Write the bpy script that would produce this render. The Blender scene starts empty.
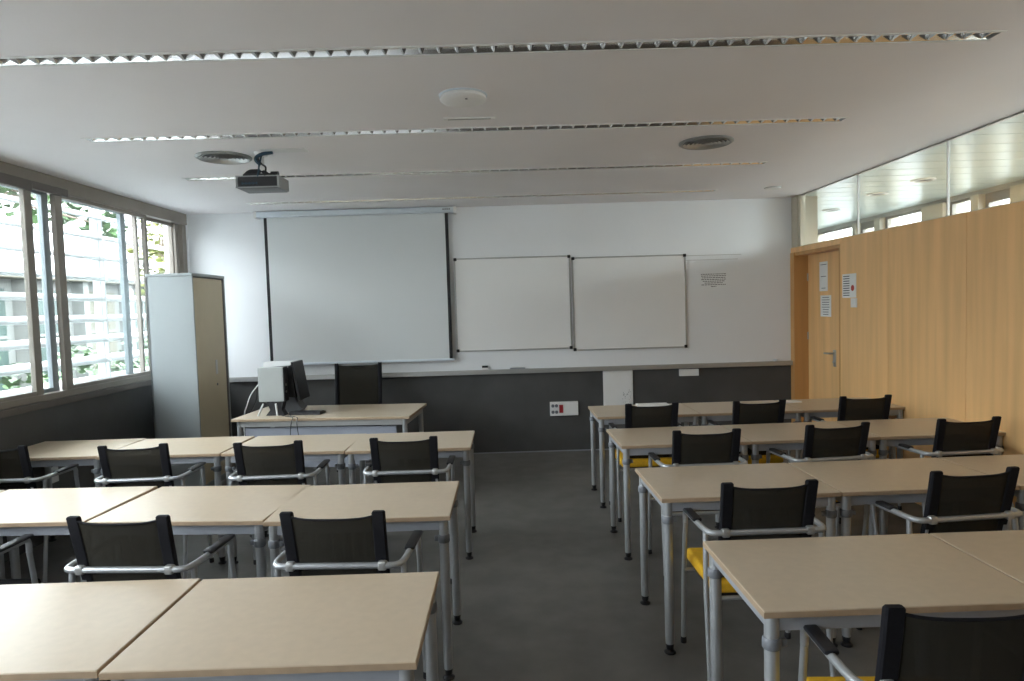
import bpy, bmesh, math, random
from mathutils import Vector, Matrix

# ---------------------------------------------------------------- camera
C = bpy.context.scene
cam = bpy.data.cameras.new('camera')
cam.sensor_fit = 'HORIZONTAL'; cam.sensor_width = 36.0
cam.lens = 659.08 / 1024 * 36.0
cam.clip_start = 0.05; cam.clip_end = 300
cam_o = bpy.data.objects.new('camera', cam); C.collection.objects.link(cam_o)
PITCH, YAW, ROLL, CAM_H = -0.052, 0.0078, -0.0296, 1.6388
_f = Vector((math.sin(YAW)*math.cos(PITCH), math.cos(YAW)*math.cos(PITCH), math.sin(PITCH)))
_r = Vector((math.cos(YAW), -math.sin(YAW), 0)); _u = _r.cross(_f)
_r2 = _r*math.cos(ROLL) + _u*math.sin(ROLL); _u2 = -_r*math.sin(ROLL) + _u*math.cos(ROLL)
cam_o.matrix_world = Matrix(((_r2.x, _u2.x, -_f.x, 0), (_r2.y, _u2.y, -_f.y, 0), (_r2.z, _u2.z, -_f.z, CAM_H), (0, 0, 0, 1)))
C.camera = cam_o

# ---------------------------------------------------------------- sky and exposure
C.view_settings.view_transform = 'Standard'; C.view_settings.look = 'None'
C.view_settings.gamma = 1.0; C.view_settings.use_curve_mapping = False
C.view_settings.exposure = 1.5
C.cycles.max_bounces = 10; C.cycles.diffuse_bounces = 7; C.cycles.glossy_bounces = 5
C.cycles.transparent_max_bounces = 16; C.cycles.use_denoising = True
C.cycles.sample_clamp_indirect = 6.0
world = bpy.data.worlds.new('overcast_sky'); C.world = world; world.use_nodes = True
wn = world.node_tree; wn.nodes.clear()
wo = wn.nodes.new('ShaderNodeOutputWorld'); wb = wn.nodes.new('ShaderNodeBackground')
SKY_HORIZON, SKY_ZENITH = 1.8, 11.0
tc = wn.nodes.new('ShaderNodeTexCoord'); sx = wn.nodes.new('ShaderNodeSeparateXYZ')
# made-up glow lobe on the window side of the sky, added to light the room
GLOW_DIR, GLOW_POW, GLOW = Vector((-0.80, -0.25, 0.55)).normalized(), 5.0, 2.5
dp = wn.nodes.new('ShaderNodeVectorMath'); dp.operation = 'DOT_PRODUCT'; dp.inputs[1].default_value = GLOW_DIR
mxm = wn.nodes.new('ShaderNodeMath'); mxm.operation = 'MAXIMUM'; mxm.inputs[1].default_value = 0.0
pwm = wn.nodes.new('ShaderNodeMath'); pwm.operation = 'POWER'; pwm.inputs[1].default_value = GLOW_POW
glm = wn.nodes.new('ShaderNodeMath'); glm.operation = 'MULTIPLY_ADD'; glm.inputs[1].default_value = GLOW
# second, tighter made-up lobe on the corridor side, added to brighten the upper back wall
dp2 = wn.nodes.new('ShaderNodeVectorMath'); dp2.operation = 'DOT_PRODUCT'; dp2.inputs[1].default_value = Vector((0.86, -0.42, 0.19)).normalized()
mx2 = wn.nodes.new('ShaderNodeMath'); mx2.operation = 'MAXIMUM'; mx2.inputs[1].default_value = 0.0
pw2 = wn.nodes.new('ShaderNodeMath'); pw2.operation = 'POWER'; pw2.inputs[1].default_value = 45.0
ml2 = wn.nodes.new('ShaderNodeMath'); ml2.operation = 'MULTIPLY_ADD'; ml2.inputs[1].default_value = 26.0
wn.links.new(tc.outputs['Generated'], dp2.inputs[0]); wn.links.new(dp2.outputs['Value'], mx2.inputs[0]); wn.links.new(mx2.outputs[0], pw2.inputs[0]); wn.links.new(pw2.outputs[0], ml2.inputs[0])
wn.links.new(tc.outputs['Generated'], dp.inputs[0]); wn.links.new(dp.outputs['Value'], mxm.inputs[0])
wn.links.new(mxm.outputs[0], pwm.inputs[0]); wn.links.new(pwm.outputs[0], glm.inputs[0])
mr = wn.nodes.new('ShaderNodeMapRange'); mr.inputs['From Min'].default_value = 0.0; mr.inputs['From Max'].default_value = 0.8
mr.inputs['To Min'].default_value = SKY_HORIZON; mr.inputs['To Max'].default_value = SKY_ZENITH
wb.inputs['Color'].default_value = (0.90, 0.95, 1.0, 1)
wn.links.new(tc.outputs['Generated'], sx.inputs[0]); wn.links.new(sx.outputs['Z'], mr.inputs['Value'])
wn.links.new(mr.outputs[0], ml2.inputs[2]); wn.links.new(ml2.outputs[0], glm.inputs[2]); wn.links.new(glm.outputs[0], wb.inputs['Strength']); wn.links.new(wb.outputs[0], wo.inputs['Surface'])

def portal(name, loc, rot, sx_, sy_):
    l = bpy.data.lights.new(name, 'AREA'); l.shape = 'RECTANGLE'; l.size = sx_; l.size_y = sy_
    l.cycles.is_portal = True
    o = bpy.data.objects.new(name, l); C.collection.objects.link(o); o.location = loc; o.rotation_euler = rot
portal('portal_left', (-3.62, 2.9, 1.85), (0, -math.pi/2, 0), 1.6, 8.9)
portal('portal_corridor', (5.32, 5.0, 1.9), (0, math.pi/2, 0), 1.6, 14.0)

# ---------------------------------------------------------------- materials
def srgb(c):
    return tuple((x/255/12.92 if x/255 <= 0.04045 else ((x/255+0.055)/1.055)**2.4) for x in c) + (1,)
def mat(name, col, rough=0.5, metal=0.0, vary=0.06, scale=8.0, stretch=(1, 1, 1), bump=0.0, spec=0.5, detail=3.0):
    m = bpy.data.materials.new(name); m.use_nodes = True
    nt = m.node_tree; b = nt.nodes['Principled BSDF']
    b.inputs['Roughness'].default_value = rough; b.inputs['Metallic'].default_value = metal
    b.inputs['Specular IOR Level'].default_value = spec
    t = nt.nodes.new('ShaderNodeTexCoord'); mp = nt.nodes.new('ShaderNodeMapping'); mp.inputs['Scale'].default_value = stretch
    n = nt.nodes.new('ShaderNodeTexNoise'); n.inputs['Scale'].default_value = scale; n.inputs['Detail'].default_value = detail
    r = nt.nodes.new('ShaderNodeValToRGB')
    lo = tuple(max(0, c*(1-vary)) for c in col[:3]) + (1,); hi = tuple(min(1, c*(1+vary)) for c in col[:3]) + (1,)
    r.color_ramp.elements[0].position = 0.3; r.color_ramp.elements[1].position = 0.7
    r.color_ramp.elements[0].color = lo; r.color_ramp.elements[1].color = hi
    nt.links.new(t.outputs['Object'], mp.inputs[0]); nt.links.new(mp.outputs[0], n.inputs['Vector'])
    nt.links.new(n.outputs['Fac'], r.inputs[0]); nt.links.new(r.outputs[0], b.inputs['Base Color'])
    if bump:
        bp = nt.nodes.new('ShaderNodeBump'); bp.inputs['Strength'].default_value = bump; bp.inputs['Distance'].default_value = 0.002
        nt.links.new(n.outputs['Fac'], bp.inputs['Height']); nt.links.new(bp.outputs[0], b.inputs['Normal'])
    return m
def glass_mat(name, tint, refl=0.08, rough=0.0):
    m = bpy.data.materials.new(name); m.use_nodes = True; nt = m.node_tree; nt.nodes.clear()
    o = nt.nodes.new('ShaderNodeOutputMaterial'); mx = nt.nodes.new('ShaderNodeMixShader')
    tr = nt.nodes.new('ShaderNodeBsdfTransparent'); tr.inputs[0].default_value = tint
    gl = nt.nodes.new('ShaderNodeBsdfGlossy'); gl.inputs['Roughness'].default_value = rough
    lw = nt.nodes.new('ShaderNodeLayerWeight'); lw.inputs['Blend'].default_value = 0.5     # facing term, Schlick
    pw_ = nt.nodes.new('ShaderNodeMath'); pw_.operation = 'POWER'; pw_.inputs[1].default_value = 5.0
    ma = nt.nodes.new('ShaderNodeMath'); ma.operation = 'MULTIPLY_ADD'; ma.inputs[1].default_value = 1-refl/2; ma.inputs[2].default_value = refl/2
    nt.links.new(lw.outputs['Facing'], pw_.inputs[0]); nt.links.new(pw_.outputs[0], ma.inputs[0])
    nt.links.new(ma.outputs[0], mx.inputs[0]); nt.links.new(tr.outputs[0], mx.inputs[1]); nt.links.new(gl.outputs[0], mx.inputs[2])
    nt.links.new(mx.outputs[0], o.inputs[0]); return m
def mesh_fabric(name, col, openness):
    m = mat(name, col, 0.8, 0, 0.05, 60, spec=0.2); nt = m.node_tree
    o = nt.nodes['Material Output']; b = nt.nodes['Principled BSDF']
    mx = nt.nodes.new('ShaderNodeMixShader'); mx.inputs[0].default_value = openness
    tr = nt.nodes.new('ShaderNodeBsdfTransparent')
    nt.links.new(b.outputs[0], mx.inputs[1]); nt.links.new(tr.outputs[0], mx.inputs[2]); nt.links.new(mx.outputs[0], o.inputs[0])
    return m
M = {}
M['ceiling'] = mat('ceiling_plaster', (0.88, 0.86, 0.875, 1), 0.7, vary=0.012, scale=2)
M['white_wall'] = mat('white_wall_board', (0.84, 0.86, 0.88, 1), 0.42, vary=0.015, scale=1.5)
M['rear'] = mat('grey_brown_rear_wall', (0.11, 0.10, 0.09, 1), 0.6, vary=0.05, scale=2)
M['dark_wall'] = mat('dark_grey_linoleum', (0.070, 0.070, 0.070, 1), 0.55, vary=0.16, scale=3, detail=8)
M['floor'] = mat('charcoal_linoleum_floor', (0.135, 0.129, 0.119, 1), 0.42, vary=0.2, scale=5, detail=9, bump=0.15)
M['maple'] = mat('maple_veneer', (0.83, 0.51, 0.225, 1), 0.38, vary=0.10, scale=2.2, stretch=(6, 6, 0.35), detail=6)
M['maple_dark'] = mat('orange_maple_edge', (0.55, 0.29, 0.10, 1), 0.4, vary=0.10, scale=2.2, stretch=(6, 6, 0.35), detail=6)
M['laminate'] = mat('beige_laminate', (0.52, 0.422, 0.305, 1), 0.30, vary=0.035, scale=30, detail=5)
M['edging'] = mat('table_edging', (0.40, 0.29, 0.19, 1), 0.5, vary=0.08, scale=20)
M['steel'] = mat('silver_painted_steel', (0.44, 0.455, 0.47, 1), 0.36, 0.55, 0.04, 20)
M['apron'] = mat('grey_apron_steel', (0.36, 0.38, 0.42, 1), 0.45, 0.3, 0.05, 10)
M['collar'] = mat('dull_grey_plastic_collar', (0.16, 0.17, 0.19, 1), 0.45, vary=0.1)
M['black_plastic'] = mat('black_plastic', (0.012, 0.012, 0.015, 1), 0.45, vary=0.2)
M['black_sleeve'] = mat('black_fabric_sleeve', (0.007, 0.007, 0.010, 1), 0.8, vary=0.25, scale=80, spec=0.25)
M['mesh'] = mesh_fabric('dark_mesh_fabric', (0.030, 0.027, 0.020, 1), 0.13)
M['yellow'] = mat('yellow_seat_fabric', (0.70, 0.39, 0.012, 1), 0.75, vary=0.08, scale=60)
M['frame'] = mat('taupe_window_frame', (0.25, 0.225, 0.195, 1), 0.45, 0.2, 0.06, 6)
M['frame_dark'] = mat('dark_taupe_frame', (0.13, 0.115, 0.105, 1), 0.5, 0.2, 0.06, 6)
M['sash'] = mat('blue_grey_sash', (0.24, 0.28, 0.30, 1), 0.4, 0.2, 0.05, 6)
M['glass'] = glass_mat('window_glass', (0.95, 0.965, 0.96, 1), 0.07)
M['glass_green'] = glass_mat('greenish_clerestory_glass', (0.94, 0.96, 0.945, 1), 0.10)
M['louver'] = mat('white_louver_paint', (0.52, 0.54, 0.55, 1), 0.45, vary=0.03)
M['alu'] = mat('brushed_aluminium', (0.50, 0.50, 0.49, 1), 0.35, 0.6, 0.05, 12, (1, 20, 20))
M['mirror'] = mat('bright_reflector', (0.90, 0.90, 0.89, 1), 0.13, 1.0, 0.02, 5)
M['screen'] = mat('projection_screen_fabric', (0.68, 0.71, 0.72, 1), 0.8, vary=0.01, scale=2)
M['screen_case'] = mat('pale_blue_white_casing', (0.62, 0.68, 0.74, 1), 0.4, vary=0.02)
M['whiteboard'] = mat('whiteboard_enamel', (0.88, 0.88, 0.87, 1), 0.25, vary=0.015, scale=2)
M['white_plastic'] = mat('white_plastic', (0.80, 0.80, 0.79, 1), 0.4, vary=0.02)
M['red'] = mat('red_socket_plastic', (0.32, 0.015, 0.02, 1), 0.4)
M['paper'] = mat('white_paper', (0.80, 0.80, 0.79, 1), 0.8, vary=0.03)
M['ink'] = mat('printed_ink', (0.06, 0.06, 0.07, 1), 0.8)
M['ink_red'] = mat('red_printed_ink', (0.40, 0.06, 0.05, 1), 0.8)
M['stain'] = mat('grey_smudge', (0.45, 0.45, 0.45, 1), 0.6, vary=0.4, scale=30)
M['cab_grey'] = mat('pale_grey_cabinet_steel', (0.345, 0.375, 0.385, 1), 0.4, 0.05, 0.02, 3)
M['cab_beige'] = mat('beige_cabinet_door', (0.58, 0.50, 0.35, 1), 0.5, vary=0.02)
M['panel_grey'] = mat('grey_blue_modesty_panel', (0.30, 0.32, 0.38, 1), 0.5, vary=0.04)
M['grey_case'] = mat('grey_computer_case', (0.40, 0.42, 0.41, 1), 0.45, vary=0.03)
M['vent_grey'] = mat('grey_diffuser_metal', (0.30, 0.31, 0.31, 1), 0.4, 0.3, 0.05)
M['cable_white'] = mat('pale_cable', (0.6, 0.6, 0.6, 1), 0.5)
M['cable_blue'] = mat('blue_cable', (0.015, 0.05, 0.085, 1), 0.5)
M['cream'] = mat('cream_painted_column', (0.50, 0.455, 0.36, 1), 0.5, vary=0.03)
M['corr_ceiling'] = mat('glossy_white_metal_ceiling', (0.48, 0.56, 0.545, 1), 0.30, 0.0, 0.03, 3)
M['corr_wall'] = mat('corridor_wall_paint', (0.36, 0.35, 0.32, 1), 0.6, vary=0.02)
M['facade'] = mat('pale_facade_render', (0.13, 0.135, 0.13, 1), 0.8, vary=0.05, scale=2)
M['facade_beige'] = mat('beige_facade_panel', (0.085, 0.08, 0.062, 1), 0.8, vary=0.06, scale=2)
M['facade_glass'] = mat('dark_green_window_glass', (0.03, 0.05, 0.045, 1), 0.25, vary=0.3, scale=1)
M['ground'] = mat('pale_paving', (0.075, 0.075, 0.07, 1), 0.9, vary=0.15, scale=2)
M['leaf'] = mat('green_leaves', (0.035, 0.075, 0.022, 1), 0.6, vary=0.5, scale=3)
M['leaf_yellow'] = mat('yellow_green_leaves', (0.13, 0.15, 0.03, 1), 0.6, vary=0.4, scale=3)
M['bark'] = mat('grey_brown_bark', (0.12, 0.09, 0.07, 1), 0.9, vary=0.3, scale=12)

# ---------------------------------------------------------------- helpers
class MB:
    def __init__(s): s.bm = bmesh.new()
    def box(s, c, d, rot=None, bevel=0.0, seg=2):
        r = bmesh.ops.create_cube(s.bm, size=1.0); vs = r['verts']
        bmesh.ops.scale(s.bm, vec=d, verts=vs)
        if bevel:
            es = list({e for v in vs for e in v.link_edges})
            rb = bmesh.ops.bevel(s.bm, geom=es, offset=bevel, segments=seg, affect='EDGES', profile=0.5)
            vs = list({v for f in rb['faces'] for v in f.verts} | {v for v in vs if v.is_valid})
        if rot is not None: bmesh.ops.rotate(s.bm, cent=(0, 0, 0), matrix=rot, verts=vs)
        bmesh.ops.translate(s.bm, vec=c, verts=vs); return s
    def span(s, x0, x1, y0, y1, z0, z1, bevel=0.0):
        return s.box(((x0+x1)/2, (y0+y1)/2, (z0+z1)/2), (abs(x1-x0), abs(y1-y0), abs(z1-z0)), bevel=bevel)
    def tube(s, pts, r, n=10, closed=False, flat=1.0, up=None):
        P = [Vector(p) for p in pts]; rings = []; N = len(P)
        R = r if isinstance(r, (list, tuple)) else [r]*N
        ref = Vector(up) if up else None
        prev = None
        for i, p in enumerate(P):
            a = P[(i-1) % N] if (closed or i > 0) else p; b = P[(i+1) % N] if (closed or i < N-1) else p
            t = (b-a).normalized()
            if prev is None:
                w = ref if ref else (Vector((0, 0, 1)) if abs(t.z) < 0.9 else Vector((1, 0, 0)))
                u = (w - t*w.dot(t)).normalized()
            else:
                u = (prev - t*prev.dot(t)).normalized()
            prev = u; v = t.cross(u)
            rings.append([s.bm.verts.new(p + u*(R[i]*flat*math.cos(k*2*math.pi/n)) + v*(R[i]*math.sin(k*2*math.pi/n))) for k in range(n)])
        for i in range(N if closed else N-1):
            A, B = rings[i], rings[(i+1) % N]
            for k in range(n): s.bm.faces.new((A[k], A[(k+1) % n], B[(k+1) % n], B[k]))
        if not closed:
            s.bm.faces.new(rings[0][::-1]); s.bm.faces.new(rings[-1])
        return s
    def lathe(s, prof, c, n=32, axis='z', hollow=False):
        rings = []
        for (r, z) in prof:
            ring = []
            for k in range(n):
                a = k*2*math.pi/n
                v = (r*math.cos(a), r*math.sin(a), z) if axis == 'z' else ((r*math.cos(a), z, r*math.sin(a)) if axis == 'y' else (z, r*math.cos(a), r*math.sin(a)))
                ring.append(s.bm.verts.new(Vector(v)+Vector(c)))
            rings.append(ring)
        for A, B in list(zip(rings, rings[1:])) + ([(rings[-1], rings[0])] if hollow else []):
            for k in range(n): s.bm.faces.new((A[k], A[(k+1) % n], B[(k+1) % n], B[k]))
        if not hollow: s.bm.faces.new(rings[0][::-1]); s.bm.faces.new(rings[-1])
        return s
    def prism(s, poly, axis, a, b):
        def mk(p, w):
            return {'x': (w, p[0], p[1]), 'y': (p[0], w, p[1]), 'z': (p[0], p[1], w)}[axis]
        A = [s.bm.verts.new(mk(p, a)) for p in poly]; B = [s.bm.verts.new(mk(p, b)) for p in poly]
        n = len(poly)
        for i in range(n): s.bm.faces.new((A[i], A[(i+1) % n], B[(i+1) % n], B[i]))
        s.bm.faces.new(A[::-1]); s.bm.faces.new(B); return s
    def build(s, name, m, parent=None, smooth=False, kind=None):
        bmesh.ops.recalc_face_normals(s.bm, faces=s.bm.faces[:])
        me = bpy.data.meshes.new(name); s.bm.to_mesh(me); s.bm.free(); me.materials.append(m)
        if smooth:
            for p in me.polygons: p.use_smooth = True
            me.set_sharp_from_angle(angle=math.radians(38))
        o = bpy.data.objects.new(name, me); C.collection.objects.link(o)
        if parent is not None: o.parent = parent
        if kind: o['kind'] = kind
        return o
def tag(o, label=None, cat=None, group=None, kind=None):
    if label: o['label'] = label
    if cat: o['category'] = cat
    if group: o['group'] = group
    if kind: o['kind'] = kind
    return o
def empty(name, loc=(0, 0, 0), rz=0.0):
    o = bpy.data.objects.new(name, None); C.collection.objects.link(o)
    o.empty_display_size = 0.1; o.location = loc; o.rotation_euler = (0, 0, rz); return o
def copy_tree(o, parent=None):
    c = o.copy(); C.collection.objects.link(c); c.parent = parent
    for ch in list(o.children): copy_tree(ch, c)
    return c
def arc(pts, rad, n=5):
    """round the inner corners of a polyline"""
    P = [Vector(p) for p in pts]; out = [P[0]]
    for i in range(1, len(P)-1):
        a, b, c = P[i-1], P[i], P[i+1]
        d1 = (a-b); d2 = (c-b); q = min(rad, d1.length*0.49, d2.length*0.49)
        p1 = b + d1.normalized()*q; p2 = b + d2.normalized()*q
        for k in range(n+1):
            t = k/n; out.append(p1*(1-t)**2 + b*2*t*(1-t) + p2*t*t)
    out.append(P[-1]); return out
RZ = lambda a: Matrix.Rotation(a, 3, 'Z')
RX = lambda a: Matrix.Rotation(a, 3, 'X')
RY = lambda a: Matrix.Rotation(a, 3, 'Y')

D = 7.31; XL = -3.459; XR = 3.172; H = 2.743; REAR = -1.6; T = 0.74

# ---------------------------------------------------------------- room shell
MB().span(-3.7, 5.45, REAR-0.1, 12.2, -0.12, 0).build('floor', M['floor'], kind='structure')
# ceiling with slots for the four strip lights
LIGHT_Y = (2.888, 4.165, 5.42, 6.70); LW = 0.092; LX0, LX1 = -2.56, 2.15
c = MB(); y0 = REAR-0.1
for ly in LIGHT_Y:
    c.span(XL-0.25, XR+0.06, y0, ly-LW/2, H, H+0.14); y0 = ly+LW/2
    c.span(XL-0.25, LX0, ly-LW/2, ly+LW/2, H, H+0.14); c.span(LX1, XR+0.06, ly-LW/2, ly+LW/2, H, H+0.14)
c.span(XL-0.25, XR+0.06, y0, D+0.15, H, H+0.14)
c.span(XL-0.25, XR+0.06, REAR-0.1, D+0.15, H+0.14, H+0.2)
c.build('ceiling', M['ceiling'], kind='structure')
MB().span(XL-0.25, XR+0.10, D, D+0.15, 0.895, H).build('wall_back', M['white_wall'], kind='structure')
wl = MB().span(XL-0.25, XR+0.10, D, D+0.15, 0, 0.893)
wl.build('wall_back_lower', M['dark_wall'], kind='structure')
MB().span(XL-0.25, -0.9, REAR-0.1, REAR, 0, H).build('wall_rear', M['white_wall'], kind='structure')
MB().span(-0.9, 5.4, REAR-0.1, REAR, 0, H).build('wall_rear_right', M['rear'], kind='structure')
MB().span(XL-0.25, XL, REAR, D, 0, 0.985).build('wall_left', M['dark_wall'], kind='structure')
MB().span(XL-0.25, XL, 7.275, D, 0.985, H).build('wall_left_end', M['white_wall'], kind='structure')
# thin light joint where the dark wall sheet meets the floor sheet
MB().span(XL, XR, D-0.006, D, 0.0, 0.012).build('baseboard_back', M['apron'], kind='structure')
# aluminium ledge below the white wall
led = MB().span(-3.08, XR-0.01, D-0.055, D, 0.893, 0.935, bevel=0.004)
led.span(-3.08, XR-0.01, D-0.055, D-0.045, 0.935, 0.945)
led.build('trim_1', M['alu'], kind='structure')

# ---------------------------------------------------------------- left window wall
WZ0, WZ1 = 1.04, 2.625
win = empty('window_1'); win['kind'] = 'structure'
fr = MB()
fr.span(XL-0.14, XL+0.012, REAR, 7.275, WZ1, H, bevel=0.004)                 # head
fr.span(XL-0.14, XL+0.004, REAR, 7.275, 1.035, 1.085, bevel=0.004)           # bottom rail
fr.span(XL-0.14, XL-0.005, 7.19, 7.275, 1.06, WZ1, bevel=0.004)
fr.span(XL-0.12, XL-0.035, 7.10, 7.165, 1.06, WZ1, bevel=0.004)
fr.build('window_frame', M['frame'], win)
MB().span(XL-0.25, XL+0.03, REAR, 7.275, 0.985, 1.034, bevel=0.005).build('window_sill', M['frame_dark'], win)
MB().span(XL-0.005, XL+0.028, REAR, 4.90, 2.585, 2.66, bevel=0.006).span(XL-0.005, XL+0.028, 4.90, 5.30, 2.60, 2.66, bevel=0.006).build('blind_track', M['frame_dark'], win)
def sash(x, ya, yb, m, w0, w1):
    s = MB()
    s.span(x-0.02, x+0.02, ya, ya+w0, 1.08, 2.63, bevel=0.004); s.span(x-0.02, x+0.02, yb-w1, yb, 1.08, 2.63, bevel=0.004)
    s.span(x-0.02, x+0.02, ya+w0, yb-w1, 1.08, 1.115, bevel=0.004); s.span(x-0.02, x+0.02, ya+w0, yb-w1, 2.595, 2.63, bevel=0.004)
    o = s.build('window_sash', m, win)
    MB().span(x-0.004, x+0.004, ya+w0, yb-w1, 1.115, 2.595).build('window_pane', M['glass'], o)
sash(XL-0.03, 3.62, 4.935, M['frame'], 0.08, 0.075)
sash(XL-0.03, 5.19, 6.50, M['frame'], 0.082, 0.04)
sash(XL-0.085, 3.75, 5.19, M['sash'], 0.07, 0.07)
sash(XL-0.085, 5.28, 6.225, M['sash'], 0.03, 0.07)
sash(XL-0.085, 6.40, 7.11, M['frame'], 0.03, 0.02)
sash(XL-0.03, 2.2, 3.50, M['frame'], 0.1, 0.1)

sash(XL-0.03, 0.6, 2.1, M['frame'], 0.1, 0.1)
sash(XL-0.03, -1.55, 0.5, M['frame'], 0.1, 0.1)

# sun louvers outside
def ellipse(cy, cz, a, b, tilt, n=14):
    o = []
    for k in range(n):
        t = 2*math.pi*k/n; u, v = a*math.cos(t), b*math.sin(t)
        o.append((cy + u*math.cos(tilt)-v*math.sin(tilt), cz + u*math.sin(tilt)+v*math.cos(tilt)))
    return o
bays = [(-1.5, 0.9), (0.93, 2.9), (2.93, 4.55), (4.58, 6.33), (6.36, 8.3)]
bay_words = ['white sunshade louvers outside the window, the bay furthest behind the camera', 'white sunshade louvers outside the window, bay beside the nearest tables',
             'white sunshade louvers outside the window, bay at the left edge of the photo', 'white sunshade louvers outside the middle of the visible window, left of the grey cabinet',
             'white sunshade louvers outside the far end of the window, partly behind the grey cabinet']
for (ya, yb), wd in zip(bays, bay_words):
    e = empty('sunshade_louver', (-3.87, (ya+yb)/2, 0)); tag(e, wd, 'louver', 'sunshade louvers outside the window')
    L = (yb-ya)/2
    for k in range(12):
        b = MB().prism(ellipse(0, 0.68+0.192*k, 0.078, 0.022, -0.36), 'y', -L+0.012, L-0.012)
        b.build('slat', M['louver'], e, smooth=True)
    for yy in (-L+0.02, L-0.02):
        MB().span(-0.035, 0.035, yy-0.006, yy+0.006, -0.3, 3.0).build('bracket', M['louver'], e)

# outdoors
MB().span(-60, -3.72, -20, 80, -0.42, -0.3).build('ground_outside', M['ground'], kind='structure')
pv = empty('garden_pavilion', (-12.5, 18, -0.3)); tag(pv, 'low pale building with tall windows seen through the louvers', 'building')
MB().span(-2.5, 0, -13, 16, 0, 3.0).build('wall', M['facade'], pv)
MB().span(-2.8, 0.5, -13.4, 16.4, 3.0, 3.22, bevel=0.02).build('roof', M['facade_beige'], pv)
for k in range(12):
    yy = -12 + k*2.3
    wf = MB().span(-0.02, 0.04, yy, yy+1.35, 0.25, 2.75).build('window', M['facade_beige' if k % 3 == 0 else 'facade_glass'], pv)
    MB().span(0.04, 0.07, yy+0.64, yy+0.71, 0.25, 2.75).span(0.04, 0.07, yy, yy+1.35, 1.5, 1.57).build('window_bar', M['facade'], wf)
    MB().span(0.0, 0.35, yy+1.65, yy+1.9, 0, 3.0, bevel=0.01).build('pilaster', M['facade'], pv)

random.seed(7)
def leaf_cloud(mb, centres, n, size):
    for (cx, cy, cz, r) in centres:
        for _ in range(n):
            while True:
                d = Vector((random.uniform(-1, 1), random.uniform(-1, 1), random.uniform(-1, 1)))
                if d.length < 1: break
            p = Vector((cx, cy, cz)) + Vector((d.x*r, d.y*r, d.z*r*0.75))
            s_ = size*random.uniform(0.6, 1.2)
            R3 = Matrix.Rotation(random.uniform(0, 6.28), 3, 'Z') @ Matrix.Rotation(random.uniform(-0.9, 0.9), 3, 'X') @ Matrix.Rotation(random.uniform(-0.6, 0.6), 3, 'Y')
            pts = [(0, -0.5), (0.34, -0.32), (0.55, 0.0), (0.24, 0.2), (0, 0.62), (-0.24, 0.2), (-0.55, 0.0), (-0.34, -0.32)]
            vs = [mb.bm.verts.new(p + R3 @ Vector((a*s_, b*s_, 0.03*s_*(abs(a)*4)))) for a, b in pts]
            mb.bm.faces.new(vs)
    return mb
def tree(base, trunk_pts, radii, centres, n, size, m, label):
    e = empty('leafy_tree', base); tag(e, label, 'tree')
    t = MB().tube(trunk_pts, radii, 10)
    top = Vector(trunk_pts[-2])
    for (cx, cy, cz, r) in centres:
        mid = (top + Vector((cx, cy, cz)))/2 + Vector((0, 0, 0.1))
        t.tube([top, mid, (cx, cy, cz)], [0.035, 0.022, 0.008], 6)
    t.build('trunk', M['bark'], e, smooth=True)
    leaf_cloud(MB(), centres, n, size).build('foliage', m, e, kind='stuff')
tree((-6.6, 9.0, -0.3), [(0.3, -3.2, 0), (0.25, -3.1, 1.6), (0.2, -2.6, 3.4), (0.1, -1.6, 4.1)], [0.11, 0.09, 0.06, 0.03],
     [(0.5, -0.45, 3.5, 0.42), (0.3, 0.2, 3.75, 0.45), (0.0, 0.8, 3.65, 0.42), (-0.1, 1.5, 3.75, 0.38), (0.6, -1.1, 3.9, 0.5), (0, 0.2, 4.6, 0.9), (0.7, 0.9, 3.3, 0.28)], 70, 0.15, M['leaf'],
     'green broad-leaved tree whose leaves hang over the top of the left window panes')
tree((-6.3, 12.1, -0.3), [(0, 0, 0), (0.05, 0.1, 1.4), (0, 0.1, 2.6), (0, 0.1, 3.4)], [0.08, 0.07, 0.05, 0.02],
     [(0, 0, 3.2, 0.5), (0.1, -0.2, 2.8, 0.45), (0, 0.3, 3.7, 0.5), (0.1, -0.1, 2.35, 0.4)], 170, 0.12, M['leaf_yellow'],
     'yellow-green tree seen through the pane above the grey cabinet')
hd = leaf_cloud(MB(), [(-9.5, 11+0.8*k, 0.4+0.25*math.sin(k*1.7), 0.75) for k in range(14)], 60, 0.2).build('hedge', M['leaf'])
tag(hd, 'green hedge in front of the pale building outside the window', 'hedge', kind='stuff')

# ---------------------------------------------------------------- right partition, clerestory, corridor
PT = 2.19; DY0, DY1 = 6.235, 7.215
pw = MB(); ys = [REAR, 0.0, 0.93, 1.86, 2.79, 3.66, 4.52, 5.45, DY0]
for a, b in zip(ys, ys[1:]): pw.span(XR, XR+0.1, a+0.002, b-0.002, 0.0, PT-0.002, bevel=0.002)
pw.span(XR+0.02, XR+0.08, REAR, DY0, 0, PT-0.01)
pw.span(XR, XR+0.1, DY0, D, 2.135, PT-0.002)
pw.build('wall_right', M['maple'], kind='structure')
door = empty('door_1'); door['kind'] = 'structure'
df = MB().span(XR-0.008, XR+0.19, DY1, D-0.001, 0, 2.133).span(XR+0.002, XR+0.19, DY0-0.001+0.003, DY0+0.03, 0, 2.133).span(XR+0.002, XR+0.19, DY0+0.03, DY1, 2.10, 2.133)
df.build('door_frame', M['maple_dark'], door)
dl = MB().span(XR+0.145, XR+0.185, DY0+0.032, DY1-0.003, 0.008, 2.097, bevel=0.002).build('door_leaf', M['maple'], door)
XD = XR+0.145
hdl = MB().span(XD-0.008, XD, 6.60, 6.655, 0.93, 1.10, bevel=0.003)
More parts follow.
